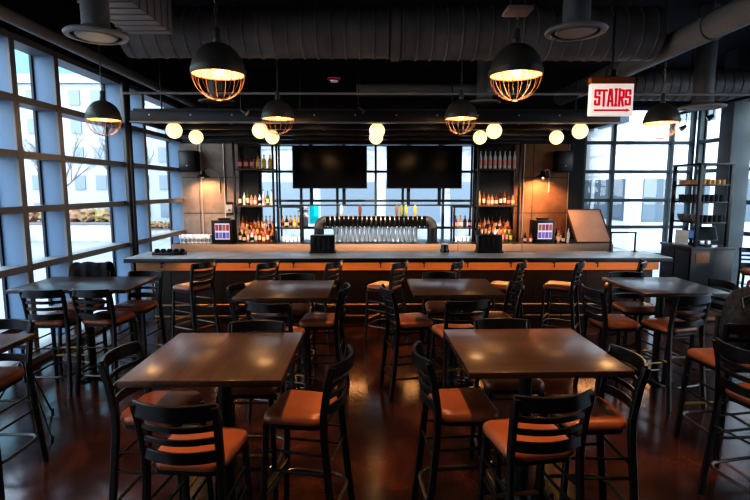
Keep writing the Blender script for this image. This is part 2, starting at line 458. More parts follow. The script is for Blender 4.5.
# ------------------------------------------------------------------ tables
GTB = 'dark bar height tables'
def table(x, y, w, d, label, rz=0, ba=0, al=.24):
    t = thing('bar_table', label, 'table', (x, y, 0), rz, GTB)
    MB().box(-w / 2, w / 2, -d / 2, d / 2, 1.032, 1.07, .004).build('table_top', M['table'], t)
    MB().box(-.2, .2, -.2, .2, 1.018, 1.0315).build('mounting_plate', M['table_base'], t)
    MB().cyl((0, 0, .05), (0, 0, 1.018), .042, n=20).build('column', M['table_base'], t)
    b = MB().lathe([(0, .006), (.068, .006), (.066, .035), (.048, .06), (0, .06)], 20)
    for k in range(4):
        R = Matrix.Rotation(math.radians(ba) + k * PI / 2, 4, 'Z')
        b.bar([R @ Vector((.06, 0, .03)), R @ Vector((al * .7, 0, .024)), R @ Vector((al, 0, .014))], .05, .022)
        b.cyl(R @ Vector((al - .012, 0, 0)), R @ Vector((al - .012, 0, .012)), .02, n=10)
    b.build('base', M['table_base'], t)
    return t
table(-.91, 3.03, .90, .88, 'nearest left square table with dark walnut top', 90)
table(1.02, 3.12, .94, .87, 'nearest right square table with warm brown walnut top', 1, 15)
table(-.84, 5.07, .90, .91, 'second-row left table before the left part of the bar')
table(.88, 5.17, .89, .87, 'second-row right table before the middle of the bar')
table(-3.08, 5.41, 1.20, .78, 'long dark table by the left windows', 0, -20, .17)
table(-2.97, 3.09, 1.20, .78, 'dark table cut off by the left picture edge')
table(3.13, 5.23, .86, .91, 'dark table at the right, before the service cabinet', 0, -20, .17)

# ------------------------------------------------------------------ bar
bx0, bx1 = -3.60, 4.52
bar = thing('bar_counter', 'long front bar with dark zinc top and lit wooden apron', 'bar counter', (0, 7.32, 0))
MB().box(bx0, bx1, 0, .80, 1.012, 1.07, .005).build('bar_top', M['bar_top'], bar)
MB().box(bx0 - .004, bx1 + .004, -.012, -.0005, 1.004, 1.066, .003).build('edge_strip', M['bar_edge'], bar)
MB().box(bx0 + .30, bx1 - .12, .29, .70, .0, .84).build('bar_front', M['bar_front'], bar)
MB().box(bx0 + .05, bx1 - .05, .25, .285, .845, .995, .003).build('apron', M['apron'], bar)
MB().box(bx0 + .05, bx1 - .05, .29, .70, .845, 1.011).build('bar_core', M['bar_edge'], bar)
for k in range(10):
    x = bx0 + .55 + k * (bx1 - bx0 - .9) / 9
    MB().bar([(x, .286, .05), (x, .286, .83)], .03, .008, up=(0, 1, 0)).build('batten', M['bar_edge'], bar)
for z, yy in ((.34, .10), (.16, .13)):
    MB().tube([(bx0 + .35, yy, z), (bx1 - .2, yy, z)], .019, 10).build('foot_rail', M['rail_metal'], bar)
for k in range(7):
    x = bx0 + .6 + k * (bx1 - bx0 - 1.0) / 6
    MB().bar([(x, .28, .40), (x, .10, .36), (x, .12, .12), (x, .28, .08)], .02, .012).build('rail_bracket', M['bar_edge'], bar)
for k in range(12):
    x = bx0 + .45 + k * (bx1 - bx0 - .8) / 11
    MB().tube([(x, .248, .965), (x, .215, .955), (x, .205, .92), (x, .215, .90), (x, .232, .905)], .009, 8).cyl((x, .2495, .965), (x, .242, .965), .022).build('bag_hook', M['bar_edge'], bar)
MB().box(bx0 + .7, bx1 - .15, .10, .125, .998, 1.0115).build('led_strip', emit('led_strip_glow', (1.0, 0.5, 0.16), 0.6), bar)
for k in range(4):
    x = bx0 + 1.6 + k * 1.85
    lamp('AREA', (x, .12, .985), 4.5, (1.0, .50, .2), bar, 1.8, (math.radians(-35), 0, 0), size_y=.03)
    lamp('AREA', (x, .09, .98), 1.9, (1.0, .52, .2), bar, 1.8, (math.radians(25), 0, 0), size_y=.03)
# items on the front bar
def caddy(x, y, label):
    t = thing('bar_caddy', label, 'caddy', (x, y, 1.071))
    MB().box(-.19, .19, -.10, .10, .025, .28, .008).build('case', M['plastic'], t)
    for k in range(4): MB().box(-.15 + k * .08, -.10 + k * .08, -.108, -.1005, .05, .26, .003).build('napkin_slot', M['bar_edge'], t)
    MB().box(-.21, .21, -.12, .12, 0, .0245, .004).build('base_tray', M['plastic'], t)
caddy(-.74, 7.98, 'black napkin caddy on the bar in front of the left beer tower elbow')
caddy(1.93, 7.98, 'black napkin caddy on the bar below the right bottle shelf')
t = thing('coaster_holder', 'small round black and white coaster holder on the bar', 'coaster holder', (1.22, 8.0, 1.071))
MB().lathe([(0, 0), (.07, 0), (.075, .02), (.06, .06), (.062, .09), (.05, .12), (0, .125)], 20).build('dish', M['plastic'], t)
MB().lathe([(0, .126), (.05, .126), (.05, .14), (0, .141)], 20).build('coaster', M['white'], t)
tag(MB().box(2.18, 2.60, 7.7, 7.9, 1.071, 1.073).build('menu_sheet', M['paper']), 'white menu sheet lying flat on the right part of the bar', 'menu')
tr = thing('garnish_tray', 'lumpy black garnish tray at the left end of the bar', 'tray', (-3.1, 7.75, 1.071), 2)
MB().box(-.24, .24, -.09, .09, 0, .045, .01).build('tray_body', M['plastic'], tr)
for k in range(5):
    MB().lathe([(0, .046), (.04, .046), (.046, .07), (.03, .09), (0, .095)], 12, (-.19 + k * .095, 0, 0)).build('lid', M['plastic'], tr)

fr = thing('glass_guard_frame', 'slim black metal frame standing on the right end of the bar', 'frame', (4.12, 8.02, 1.071))
for x in (-.2, .2): MB().box(x - .012, x + .012, -.012, .012, 0, .30, .002).build('post', M['steel_black'], fr)
MB().box(-.212, .212, -.015, .015, .3005, .325, .002).build('top_bar', M['steel_black'], fr)
for x in (-.2, .2): MB().box(x - .04, x + .04, -.04, .04, -.0005, .006).build('foot_plate', M['steel_black'], fr)
# ------------------------------------------------------------------ back bar
CZ = .97
bc = thing('back_counter', 'long back bar counter with pale oak front edge', 'counter', (0, 0, 0))
MB().box(-3.98, 4.98, 10.10, 11.05, CZ - .03, CZ, .003).build('counter_top', M['bar_edge'], bc)
for a, b in ((-3.98, -1.14), (-1.13, 1.80), (1.81, 3.11), (3.12, 4.98)):
    MB().box(a, b, 10.07, 10.099, CZ - .16, CZ - .001, .003).build('front_edge', M['counter_wood'], bc)
for k in range(7):
    x = -3.95 + k * 1.27
    MB().box(x, x + 1.25, 10.25, 10.98, 0, CZ - .0305, .004).build('cabinet_body', M['steel_black'], bc)
def tall_shelf(x0, x1, label, side):
    t = thing('bottle_shelf', label, 'shelf', (0, 0, CZ))
    T = 3.04 - CZ; ya, yb = 10.44, 10.92
    for x in (x0 + .02, x1 - .02):
        for y in (ya + .02, yb - .02):
            MB().box(x - .02, x + .02, y - .02, y + .02, 0.001, T, .003).build('post', M['steel_black'], t)
    for z in (1.74 - CZ, 2.50 - CZ, T):
        MB().box(x0 + .041, x1 - .041, ya, yb, z - .035, z, .002).build('shelf_board', M['shelf_wood'], t)
    for k in (1, 2):
        MB().box(x0 + .045, x1 - .045, ya + .14 * k, yb - .045, 0.001, .11 * k).build('riser_step', M['shelf_wood'], t)
    MB().box(x0 + .041, x1 - .041 if side else x0 + .42, yb + .002, yb + .008, .002, T - .04).build('back_panel', M['wall_dark'], t)
    return t
LS = (-2.80, -1.96); RS = (2.25, 3.15)
tall_shelf(*LS, 'left tall open steel bottle shelf before the pale window', False)
tall_shelf(*RS, 'right tall bottle shelf with dark back', True)
def low_shelf(x0, x1, label):
    t = thing('low_shelf', label, 'shelf', (0, 0, CZ))
    for x in (x0 + .02, x1 - .02):
        for y in (10.5, 10.82): MB().box(x - .018, x + .018, y - .018, y + .018, .001, .72, .003).build('post', M['steel_black'], t)
    MB().box(x0, x1, 10.482, 10.84, .721, .75, .003).build('top_board', M['steel_black'], t)
    MB().box(x0 + .039, x1 - .039, 10.485, 10.835, .28, .305, .002).build('shelf_board', M['shelf_wood'], t)
low_shelf(-1.91, -1.41, 'low two-level shelf just right of the left bottle shelf')
low_shelf(1.77, 2.21, 'low two-level shelf just left of the right bottle shelf')
# overhead tv rack
rk = thing('tv_rack', 'black steel frame over the back bar carrying the two screens', 'rack', (0, 10.66, 0))
MB().box(-1.93, 2.22, -.12, .12, 2.995, 3.045, .003).build('top_beam', M['steel_black'], rk)
for x in (-1.905, 2.195): MB().box(x - .02, x + .02, .10, .14, 1.722, 2.994, .003).build('post', M['steel_black'], rk)
MB().box(-1.88, 2.17, -.16, .16, 1.728, 1.752, .002).build('lower_beam', M['steel_black'], rk)
for x in (-1.22, -.53, .84, 1.50): MB().box(x - .035, x + .035, .03, .075, 1.753, 2.994, .003).build('hanger', M['steel_black'], rk)
def tv(x0, x1, label):
    t = thing('television', label, 'television', ((x0 + x1) / 2, 10.60, 2.09)); w = (x1 - x0) / 2
    MB().box(-w, w, -.03, .03, 0, .885, .006).build('case', M['tv_case'], t)
    MB().box(-w + .018, w - .018, -.034, -.0305, .02, .867).build('screen', M['tv'], t)
    MB().box(-.25, .25, .031, .06, .3, .6, .004).build('wall_mount', M['steel_black'], t)
tv(-1.595, -.04, 'left black flat television over the back bar')
tv(.37, 1.95, 'right black flat television over the back bar')

# bottles -----------------------------------------------------------
bm_ = {}
def liquor(name, c, tr=.35, rough=.12):
    m, nt, p = principled(name)
    p.inputs['Base Color'].default_value = (*c, 1); p.inputs['Roughness'].default_value = rough
    p.inputs['Transmission Weight'].default_value = tr; p.inputs['IOR'].default_value = 1.2
    return m
BM = {'amber': liquor('amber_spirit', (.55, .19, .03)), 'red': liquor('red_amber_spirit', (.28, .06, .02)), 'clear': liquor('clear_spirit', (.75, .75, .76)),
      'pink': liquor('rose_tan_spirit', (.55, .26, .17)), 'green': liquor('green_bottle', (.09, .13, .03)), 'dark': liquor('dark_bottle', (.03, .02, .016), .1), 'gold': liquor('gold_spirit', (.72, .38, .07))}
LAB = {'cream': mat('cream_label', (.62, .46, .34), .6), 'pinkl': mat('pink_label', (.60, .25, .20), .6), 'blackl': mat('black_label', (.015, .013, .012), .5), 'yellow': mat('yellow_label', (.6, .40, .12), .6)}
CAP = M['plastic']
shapes = {
  'round': [(0, 0), (.036, 0), (.038, .01), (.038, .17), (.030, .195), (.013, .225), (.012, .27)],
  'tall': [(0, 0), (.033, 0), (.035, .01), (.035, .19), (.026, .22), (.013, .25), (.012, .30)],
  'stout': [(0, 0), (.044, 0), (.046, .01), (.046, .13), (.036, .16), (.015, .185), (.014, .22)],
  'square': [(0, 0), (.045, 0), (.047, .008), (.047, .155), (.040, .175), (.014, .19), (.013, .235)]}
protos = {}
def bottle_mesh(shape, colr, lab):
    key = (shape, colr, lab)
    if key in protos: return protos[key]
    pr = shapes[shape]; n = 4 if shape == 'square' else 14
    mb = MB(); R = Matrix.Rotation(PI / 4, 4, 'Z') if n == 4 else None
    if n == 4:
        q = [(r * 1.2, z) if r > .03 else (r, z) for r, z in pr]
        mb.lathe(q[:6], 4, M=R); mb.lathe([(pr[-2][0], pr[-2][1]), (pr[-1][0], pr[-1][1]), (0, pr[-1][1])], 10)
    else: mb.lathe(pr + [(0, pr[-1][1])], n)
    top = pr[-1][1]; rb = pr[3][0] * (1.2 if n == 4 else 1)
    mb.mat(1).lathe([(rb + .0012, pr[3][1] * .28), (rb + .0012, pr[3][1] * .80)], n, M=R)
    mb.mat(2).lathe([(0, top + .001), (.0155, top + .001), (.0155, top + .028), (0, top + .028)], 10)
    me_o = mb.build('liquor_bottle', [BM[colr], LAB[lab], CAP])
    me = me_o.data; bpy.data.objects.remove(me_o)
    protos[key] = me
    return me
CN = {'amber': 'amber', 'red': 'reddish brown', 'clear': 'clear', 'pink': 'rose tan', 'green': 'green', 'dark': 'dark', 'gold': 'golden'}
def bottle(x, y, z, shape, colr, lab, where, group, s=1.0):
    o = bpy.data.objects.new('liquor_bottle', bottle_mesh(shape, colr, lab)); col.objects.link(o)
    o.location = (x, y, z + .001); o.scale = (s * .83, s * .83, s); o.rotation_euler = (0, 0, random.uniform(-.1, .1))
    tag(o, '%s %sliquor bottle %s' % (CN[colr], {'square': 'square ', 'stout': 'stout ', 'tall': 'tall ', 'round': ''}[shape], where), 'bottle', group)
# top left: six amber
for k in range(6):
    bottle(LS[0] + .11 + k * .125, 10.62, 2.50, 'square', 'red' if k < 3 else 'gold', 'pinkl' if k < 3 else 'yellow', 'on the top left shelf board', 'whiskey bottles on the top left shelf', 1.12)
for k in range(9):
    c = random.choice(['dark', 'green', 'amber', 'clear', 'pink']); sh = random.choice(['round', 'tall', 'stout'])
    bottle(LS[0] + .09 + k * .083, 10.58 + random.uniform(-.03, .05), 1.74, sh, c, random.choice(list(LAB)), 'on the middle left shelf board', 'bottles on the middle left shelf', 1.0)
for (X0, X1), side in ((LS, 'left'), (RS, 'right')):
    for tier in range(3):
        for k in range(9):
            c = random.choice(['pink', 'pink', 'amber', 'dark', 'red', 'red']) if tier else random.choice(['pink', 'green', 'amber', 'dark', 'clear', 'red']); sh = random.choice(['round', 'round', 'tall', 'stout'])
            bottle(X0 + .09 + k * .0825, 10.51 + tier * .14, CZ + .11 * tier + .001, sh, c, random.choice(['cream', 'pinkl', 'cream', 'yellow', 'blackl']),
                   'on the %s tier below the %s bottle shelf' % (('front', 'middle', 'rear')[tier], side), 'tiered bottles of the %s shelf' % side, 1.0 + .03 * tier)
for k in range(8):
    bottle(RS[0] + .09 + k * .102, 10.60, 2.50, 'tall', 'clear', 'pinkl', 'on the top right shelf board', 'clear bottles on the top right shelf', 1.2)
for k in range(9):
    c = random.choice(['dark', 'amber', 'clear', 'pink', 'red', 'gold']); sh = random.choice(['round', 'tall', 'stout'])
    bottle(RS[0] + .09 + k * .088, 10.58 + random.uniform(-.03, .05), 1.74, sh, c, random.choice(list(LAB)), 'on the middle right shelf board', 'bottles on the middle right shelf')
for k in range(5):
    bottle(-1.83 + k * .088, 10.6, CZ + .305, 'stout', ['amber', 'dark', 'amber', 'gold', 'gold'][k], ['blackl', 'yellow', 'blackl', 'yellow', 'blackl'][k], 'on the low shelf beside the left beer tower end', 'bottles on the left low shelf')
for k in range(4):
    bottle(1.84 + k * .10, 10.6, CZ + .305, 'stout', ['red', 'amber', 'dark', 'dark'][k], ['pinkl', 'cream', 'blackl', 'pinkl'][k], 'on the low shelf beside the right beer tower end', 'bottles on the right low shelf')
for k in range(5):
    bottle(3.92 + (k % 3) * .1, 10.25 + (k // 3) * .14, CZ, ['round', 'stout', 'tall', 'round', 'tall'][k], ['pink', 'dark', 'clear', 'dark', 'red'][k], 'cream', 'between the right display cooler and the tilted board', 'bottles beside the tilted board')
bottle(3.36, 10.3, CZ, 'stout', 'red', 'cream', 'left of the right display cooler, outer one', 'bottles left of the right cooler', .9)
bottle(3.24, 10.3, CZ, 'stout', 'dark', 'pinkl', 'left of the right display cooler, inner one', 'bottles left of the right cooler', .9)
# glasses ------------------------------------------------------------
def glass_mesh(r0, r1, h, stem=0):
    pr = [(0, 0), (r0, 0), (r1, h), (r1 - .002, h), (r0 - .003, .006), (0, .006)]
    if stem: pr = [(0, 0), (.032, 0), (.032, .004), (.005, .01), (.005, stem), (r0, stem + .03), (r1, h), (r1 - .002, h), (r0 - .003, stem + .034), (0, stem + .02)]
    o = MB().lathe(pr, 14).build('drinking_glass', M['glassware']); me = o.data; bpy.data.objects.remove(o); return me
g1 = glass_mesh(.036, .044, .15); g2 = glass_mesh(.032, .036, .17, .07); g3 = glass_mesh(.035, .042, .11)
def glass(me, x, y, z, label, group):
    o = bpy.data.objects.new('drinking_glass', me); col.objects.link(o); o.location = (x, y, z + .001); tag(o, label, 'glass', group)
for k in range(19): glass(g1, -.72 + k * .095, 10.58, CZ, 'clear pint glass in the front row below the beer taps', 'pint glasses below the taps')
for k in range(19): glass(g1, -.72 + k * .095, 10.58, CZ + .152, 'clear pint glass stacked upper front below the beer taps', 'pint glasses below the taps')
for k in range(18): glass(g1, -.67 + k * .095, 10.70, CZ, 'clear pint glass in the rear row below the beer taps', 'pint glasses below the taps')
for k in range(5): glass(g3, -1.83 + k * .09, 10.62, CZ, 'short clear tumbler under the left low shelf', 'tumblers under the left low shelf')
for k in range(4): glass(g3, 1.85 + k * .093, 10.62, CZ, 'short clear tumbler under the right low shelf', 'tumblers under the right low shelf')
for k in range(8):
    for j in range(2): glass(g2, -3.88 + k * .082, 10.30 + j * .14, CZ, 'stemmed clear glass standing on the left end of the back counter, %s row' % ('front', 'rear')[j], 'stemware on the left counter end')
# beer tower -----------------------------------------------------------
bt = thing('beer_tower', 'long black pipe beer tower with many taps on the back counter', 'beer tower', (0, 10.36, CZ))
zp = .455; R0 = .105
def arc(cx, sgn):
    return [(cx + sgn * .15 * math.sin(a), 0, zp - .15 + .15 * math.cos(a)) for a in [i * PI / 2 / 8 for i in range(9)]]
MB().tube([(-.88, 0, zp), (1.16, 0, zp)], R0, 20).build('pipe', mat('brushed_pipe', (.30, .29, .28), .4, .6), bt)
for cx, s in ((-.885, -1), (1.165, 1)):
    MB().tube(arc(cx, s), R0, 20).build('elbow', mat('elbow_enamel', (.06, .05, .045), .35), bt)
    MB().cyl((cx + s * .15, 0, 0.001), (cx + s * .15, 0, zp - .152), R0 * .98, n=20).build('upright', M['steel_black'], bt)
    MB().lathe([(0, .0005), (.14, .0005), (.14, .02), (R0, .025)], 20, (cx + s * .15, 0, 0)).build('flange', M['steel_black'], bt)
hcol = {15: (.22, .10, .04), 16: (.22, .22, .05), 17: (.32, .30, .06), 19: (.62, .30, .05), 3: (.5, .42, .3), 7: (.15, .03, .02)}
MB().box(-.88, 1.16, -.135, -.10, zp - .12, zp - .085, .004).build('tap_rail', M['ring_metal'], bt)
chrome = mat('tap_chrome', (.6, .6, .6), .2, 1.0)
for k in range(22):
    x = -.84 + k * .0938
    tp = MB().box(x - .033, x + .033, -.165, -.136, zp - .10, zp + .105, .004).build('tap', M['tap'], bt)
    MB().cyl((x, -.15, zp - .09), (x, -.16, zp - .125), .010, .008, 8).build('spout', chrome, tp)
    if k in hcol:
        MB().lathe([(0, .0), (.012, 0), (.03, .06), (.034, .15), (.025, .22), (0, .235)], 10, (x, -.15, zp + .101)).build('handle', mat('tap_handle_%d' % k, hcol[k], .4), tp)
# display coolers ---------------------------------------------------------
def cooler(x, label, cols):
    t = thing('display_cooler', label, 'cooler', (x, 10.42, CZ + .001))
    MB().box(-.205, .205, -.17, .17, 0, .47, .008).build('case', M['plastic'], t)
    MB().box(-.135, .165, -.173, -.1705, .08, .41).build('lit_window', emit('cooler_light', (.75, .68, .80), .7), t)
    for r_, cc in enumerate(cols):
        for k in range(4):
            c = cc[k % len(cc)]
            MB().box(-.125 + k * .073, -.063 + k * .073, -.178, -.1735, .10 + r_ * .16, .225 + r_ * .16, .002).build('carton', emit('carton_%s_%d_%d' % (label[:4], r_, k), c, .55), t)
    MB().box(-.10, .12, -.05, .1, .4705, .51, .005).build('top_tray', M['plastic'], t)
cooler(-3.02, 'black countertop display cooler by the left concrete wall', [[(.18, .14, .45), (.3, .25, .55)], [(.55, .10, .14), (.3, .12, .14), (.6, .2, .14)]])
cooler(3.62, 'black countertop display cooler by the right concrete wall', [[(.25, .18, .55), (.32, .26, .6)], [(.55, .22, .12), (.35, .2, .15), (.40, .08, .3)]])
# tilted board ----------------------------------------------------------------
tb = thing('tilted_board', 'large pale tan board in a brown frame leaning back at the counter end', 'board', (4.60, 10.12, CZ + .002))
a = math.radians(47); L_ = .90
Rm = Matrix.Rotation(a, 4, 'X') @ Matrix.Translation((0, 0, 0))
MB().box(-.35, .35, .02, L_ - .02, .012, .028, M=Rm).build('panel', M['tan'], tb)
f = MB()
for q in ((-.37, -.345, 0, L_), (.345, .37, 0, L_), (-.344, .344, 0, .025), (-.344, .344, L_ - .025, L_)): f.box(*q, .008, .036, .003, Rm)
f.build('frame', M['board_frame'], tb)
for s in (-.3, .3): MB().bar([(s, .60, 0), (s, L_ * math.cos(a) - .08, L_ * math.sin(a) - .10)], .03, .03).build('prop', M['board_frame'], tb)
# wall lamps, speakers, conduit ---------------------------------------------------
def wall_lamp(x, s, label, en):
    t = thing('gooseneck_wall_lamp', label, 'wall lamp', (x, YB, 0))
    zc = 2.42
    MB().lathe([(.16, -.09), (.14, -.07), (.06, -.03), (.04, .04), (0, .05), ], 20, (0, -.34, zc)).build('shade', M['steel_black'], t)
    pts = [(s * .25, -.02, 2.0)] + [(s * .25 - s * .25 * (1 - math.cos(u)) * .5, -.02 - .32 * math.sin(u / 2), 2.3 + .20 * math.sin(u)) for u in [i * PI / 8 for i in range(9)]]
    MB().tube(pts, .012, 8).build('arm', M['conduit'], t)
    MB().lathe([(0, -.08), (.03, -.07), (.035, -.04), (.02, -.01), (0, 0)], 12, (0, -.34, zc)).build('bulb', M['bulb'], t)
    lamp('SPOT', (0, -.34, zc - .085), en, (1.0, .52, .24), t, .04, (math.radians(16), 0, 0), spot=140)
wall_lamp(-3.52, 1, 'black gooseneck lamp lighting the left concrete wall', 70)
wall_lamp(3.72, 1, 'black gooseneck lamp lighting the right concrete wall', 130)
def conduit(x, z0, z1, label):
    tag(MB().cyl((x, YB - .02, z0), (x, YB - .02, z1), .012, n=8).build('wall_mounted_conduit', M['conduit']), label, 'pipe', 'vertical conduits on the concrete walls')
conduit(-3.66, 1.0, 3.05, 'thin pale conduit left of the left gooseneck lamp')
conduit(-3.16, 1.35, 3.05, 'thin pale conduit right of the left gooseneck lamp')
conduit(3.41, 1.0, 3.05, 'thin pale conduit left of the right gooseneck lamp')
conduit(4.40, 1.0, 3.05, 'thin pale conduit at the right corner of the right concrete wall')
t = thing('switch_box', 'small pale switch box above the left display cooler', 'switch box', (-3.06, YB - .045, 1.56))
MB().box(-.07, .07, -.04, .04, 0, .18, .005).build('case', M['conduit'], t); MB().cyl((.0, -.041, .06), (0, -.05, .06), .02).build('knob', M['plastic'], t)
MB().box(-.06, .08, -.05, .03, .181, .24, .004).build('cover', M['plastic'], t)
for x, s in ((-3.86, 'left'), (4.21, 'right')):
    t = thing('wall_speaker', 'black box speaker high on the %s concrete wall' % s, 'speaker', (x, YB - .16, 2.45))
    MB().box(-.17, .17, -.15, .15, 0, .44, .01).build('cabinet', M['speaker'], t)
    MB().box(-.15, .15, -.158, -.1505, .02, .42, .003).build('grille', M['steel_black'], t)
    MB().cyl((0, -.1585, .12), (0, -.165, .12), .012, n=8).build('badge', M['conduit'], t)

# ------------------------------------------------------------------ canopy over the bar and globes
cp = thing('bar_canopy', 'dark steel canopy frame hanging over the bar', 'canopy', (.11, 7.25, 0))
MB().box(-3.47, 3.47, 0, .05, 3.03, 3.18, .004).build('front_fascia', mat('navy_black_steel', (.010, .013, .020), .4), cp)
MB().box(-3.47, 3.47, -.04, .10, 3.012, 3.029, .002).build('lower_flange', mat('grey_flange', (.16, .15, .15), .4, .5), cp)
MB().box(-3.45, 3.45, .06, 2.72, 3.17, 3.215).build('deck', M['shelf_wood'], cp)
for yy in (1.0, 1.9, 2.68): MB().box(-3.42, 3.42, yy - .05, yy + .05, 3.03, 3.169, .003).build('cross_beam', M['steel_black'], cp)
for s in (-1, 1): MB().box(s * 3.445 - .022, s * 3.445 + .022, .06, 2.72, 3.03, 3.165, .003).build('side_beam', M['steel_black'], cp)
for x in (-2.3, -.9, .9, 2.3): MB().box(x - .02, x + .02, .10, 2.6, 3.11, 3.165).build('joist', M['duct_hi'], cp)
for k in range(12): MB().cyl((-3.2 + k * .58, -.006, 3.12), (-3.2 + k * .58, -.0005, 3.12), .012, n=8).build('bolt', M['conduit'], cp)
for x in (-3.1, -1.1, 1.1, 2.9):
    for yy in (.2, 2.4): MB().cyl((x, yy, 3.216), (x, yy, ZC - .002), .012, n=8).build('hanger_rod', M['steel_black'], cp)
gp = ['far left', 'inner left', 'middle', 'inner right', 'far right']
for row, yy in (('front', 7.485), ('rear', 8.42)):
    for x, w in zip((-2.84, -1.59, .12, 1.84, 3.11), gp):
        t = thing('globe_lamp', '%s round glowing opal globe in the %s row under the canopy' % (w, row), 'globe lamp', (x, yy, 2.93), group='opal globe lamps under the canopy')
        MB().lathe([(.115 * math.sin(PI * i / 16), -.115 * math.cos(PI * i / 16)) for i in range(16)] + [(.03, .112)], 24).build('globe', M['globe'], t)
        tp_ = .079 if row == 'front' else .098
        MB().cyl((0, 0, .105), (0, 0, .234), .035, n=14).build('hanging_stem', M['steel_black'], t)
        lamp('POINT', (0, 0, -.24), 1.1, WARM, t, .12)

# ------------------------------------------------------------------ pendants
def chain_mb(z0, z1, s=.05):
    mb = MB(); n = max(2, int((z1 - z0) / (s * .72))); st = (z1 - z0) / n
    for k in range(n):
        zc = z0 + (k + .5) * st
        p = []
        for i in range(10):
            a = 2 * PI * i / 10; u = .011 * math.cos(a); w = st * .66 * math.sin(a)
            p.append((u if k % 2 else 0, 0 if k % 2 else u, zc + w))
        mb.tube(p, .0035, 5, True)
    return mb
GP = 'black cage pendants'
def pendant(x, y, zr, R, label, plate=None):
    t = thing('cage_pendant', label, 'pendant lamp', (x, y, zr), group=GP)
    outer = [(R, -.015)] + [(R * math.cos(a), R * 1.08 * math.sin(a)) for a in [i * PI / 2 / 14 for i in range(14)]] + [(0, R * 1.08)]
    MB().lathe(outer, 36).build('dome', M['dome'], t)
    inner = [(R - .004, -.014)] + [((R - .006) * math.cos(a), (R - .006) * 1.06 * math.sin(a)) for a in [i * PI / 2 / 14 for i in range(14)]] + [(0, (R - .006) * 1.06)]
    MB().lathe(inner[::-1], 36).build('dome_lining', M['dome_in'], t)
    MB().lathe([(R + .0005, -.02), (R + .007, -.02), (R + .007, .02), (R + .0005, .02), (R + .0005, -.02)], 36).build('rim_band', M['dome'], t)
    h = R * 1.08
    MB().lathe([(0, h - .005), (.032, h - .005), (.034, h + .03), (.026, h + .04), (.026, h + .10), (.012, h + .12), (0, h + .12)], 16).build('stem', M['dome'], t)
    MB().lathe([(0, -.03), (.03, -.018), (.042, .01), (.035, .05), (.018, .085), (.018, .11), (0, .11)], 16).build('bulb', M['bulb'], t)
    cg = MB(); N = 16; Rc = R - .004
    for k in range(N):
        a = 2 * PI * k / N; p = []
        for i in range(9):
            b = i / 8 * (PI / 2 - .16)
            p.append((Rc * math.cos(b) * math.cos(a), Rc * math.cos(b) * math.sin(a), -.02 - Rc * .98 * math.sin(b)))
        cg.tube(p, .0027, 5)
    rb = Rc * math.cos(PI / 2 - .16)
    cg.tube([(rb * math.cos(2 * PI * i / 20), rb * math.sin(2 * PI * i / 20), -.02 - Rc * .98 * math.sin(PI / 2 - .16)) for i in range(20)], .005, 6, True)
    cg.tube([(Rc * math.cos(2 * PI * i / 40), Rc * math.sin(2 * PI * i / 40), -.021) for i in range(40)], .004, 6, True)
    cg.build('cage', M['cage'], t)
    if plate:
        chain_mb(h + .12, plate - zr - .005).build('chain', M['chain'], t)
        MB().box(-.10, .10, -.10, .10, plate - zr, plate - zr + .03, .004, ).build('junction_plate', mat('pinkish_plate', (.35, .24, .22), .5), t)
        MB().cyl((-.06, 0, plate - zr + .031), (-.06, 0, ZC - zr - .002), .006, n=6).cyl((.06, 0, plate - zr + .031), (.06, 0, ZC - zr - .002), .006, n=6).build('hanger_rod', M['chain'], t)
    else:
        chain_mb(h + .12, ZC - zr - .03).build('chain', M['chain'], t)
        MB().lathe([(0, ZC - zr - .03), (.06, ZC - zr - .03), (.065, ZC - zr - .002), (0, ZC - zr - .002)], 18).build('ceiling_cap', M['dome'], t)
    lamp('POINT', (0, 0, -.10), 11 if R > .207 else 7, (1.0, .62, .30), t, .09)
pendant(-1.21, 4.18, 3.02, .21, 'large near cage pendant hanging over the left aisle, glowing')
pendant(1.19, 4.18, 3.02, .21, 'large near cage pendant hanging below a square plate on the right, glowing', 3.48)
pendant(-1.167, 6.6, 3.0, .205, 'smaller far cage pendant left of centre in front of the canopy')
pendant(1.189, 6.6, 3.005, .205, 'smaller far cage pendant right of centre in front of the canopy')
pendant(-3.37, 6.55, 2.975, .205, 'cage pendant hanging before the left windows')
pendant(3.77, 6.55, 2.95, .21, 'cage pendant at the right partly behind the red lettered sign')

# ------------------------------------------------------------------ ceiling services
def ribbed(p0, p1, r, step, name, label, m=None, flare=0.012, rib=.014):
    p0 = Vector(p0); p1 = Vector(p1); L = (p1 - p0).length; n = int(L / step)
    prof = [(0, 0), (r, 0)]
    for k in range(n):
        z = (k + .5) * L / n
        prof += [(r, z - rib), (r + flare, z - rib * .5), (r + flare, z + rib * .5), (r, z + rib)]
    prof += [(r, L), (0, L)]
    Mx = Matrix.Translation(p0) @ (p1 - p0).to_track_quat('Z', 'Y').to_matrix().to_4x4()
    return MB().lathe(prof, 32, M=Mx).build(name, m or M['duct'])
d = thing('spiral_duct', 'big dark spiral air duct running across the ceiling', 'air duct', (0, 0, 0))
o = ribbed((-2.75, 6.0, 3.86), (.3, 6.0, 3.86), .275, .16, 'spiral_section', ''); o.parent = d
o = ribbed((.3, 6.0, 3.86), (3.28, 6.0, 3.86), .29, .16, 'spiral_section', ''); o.parent = d
MB().lathe([(.31, -.05), (.31, .05)], 32, M=Matrix.Translation((.3, 6.0, 3.86)) @ Matrix.Rotation(PI / 2, 4, 'Y')).build('collar', M['duct'], d)
for x in (-1.9, 1.9, 3.0): MB().box(x - .015, x + .015, 5.99, 6.01, 4.18, ZC - .002).build('hanger_strap', M['duct'], d)
d = thing('round_duct', 'long smooth round duct running towards the bar at the right', 'air duct')
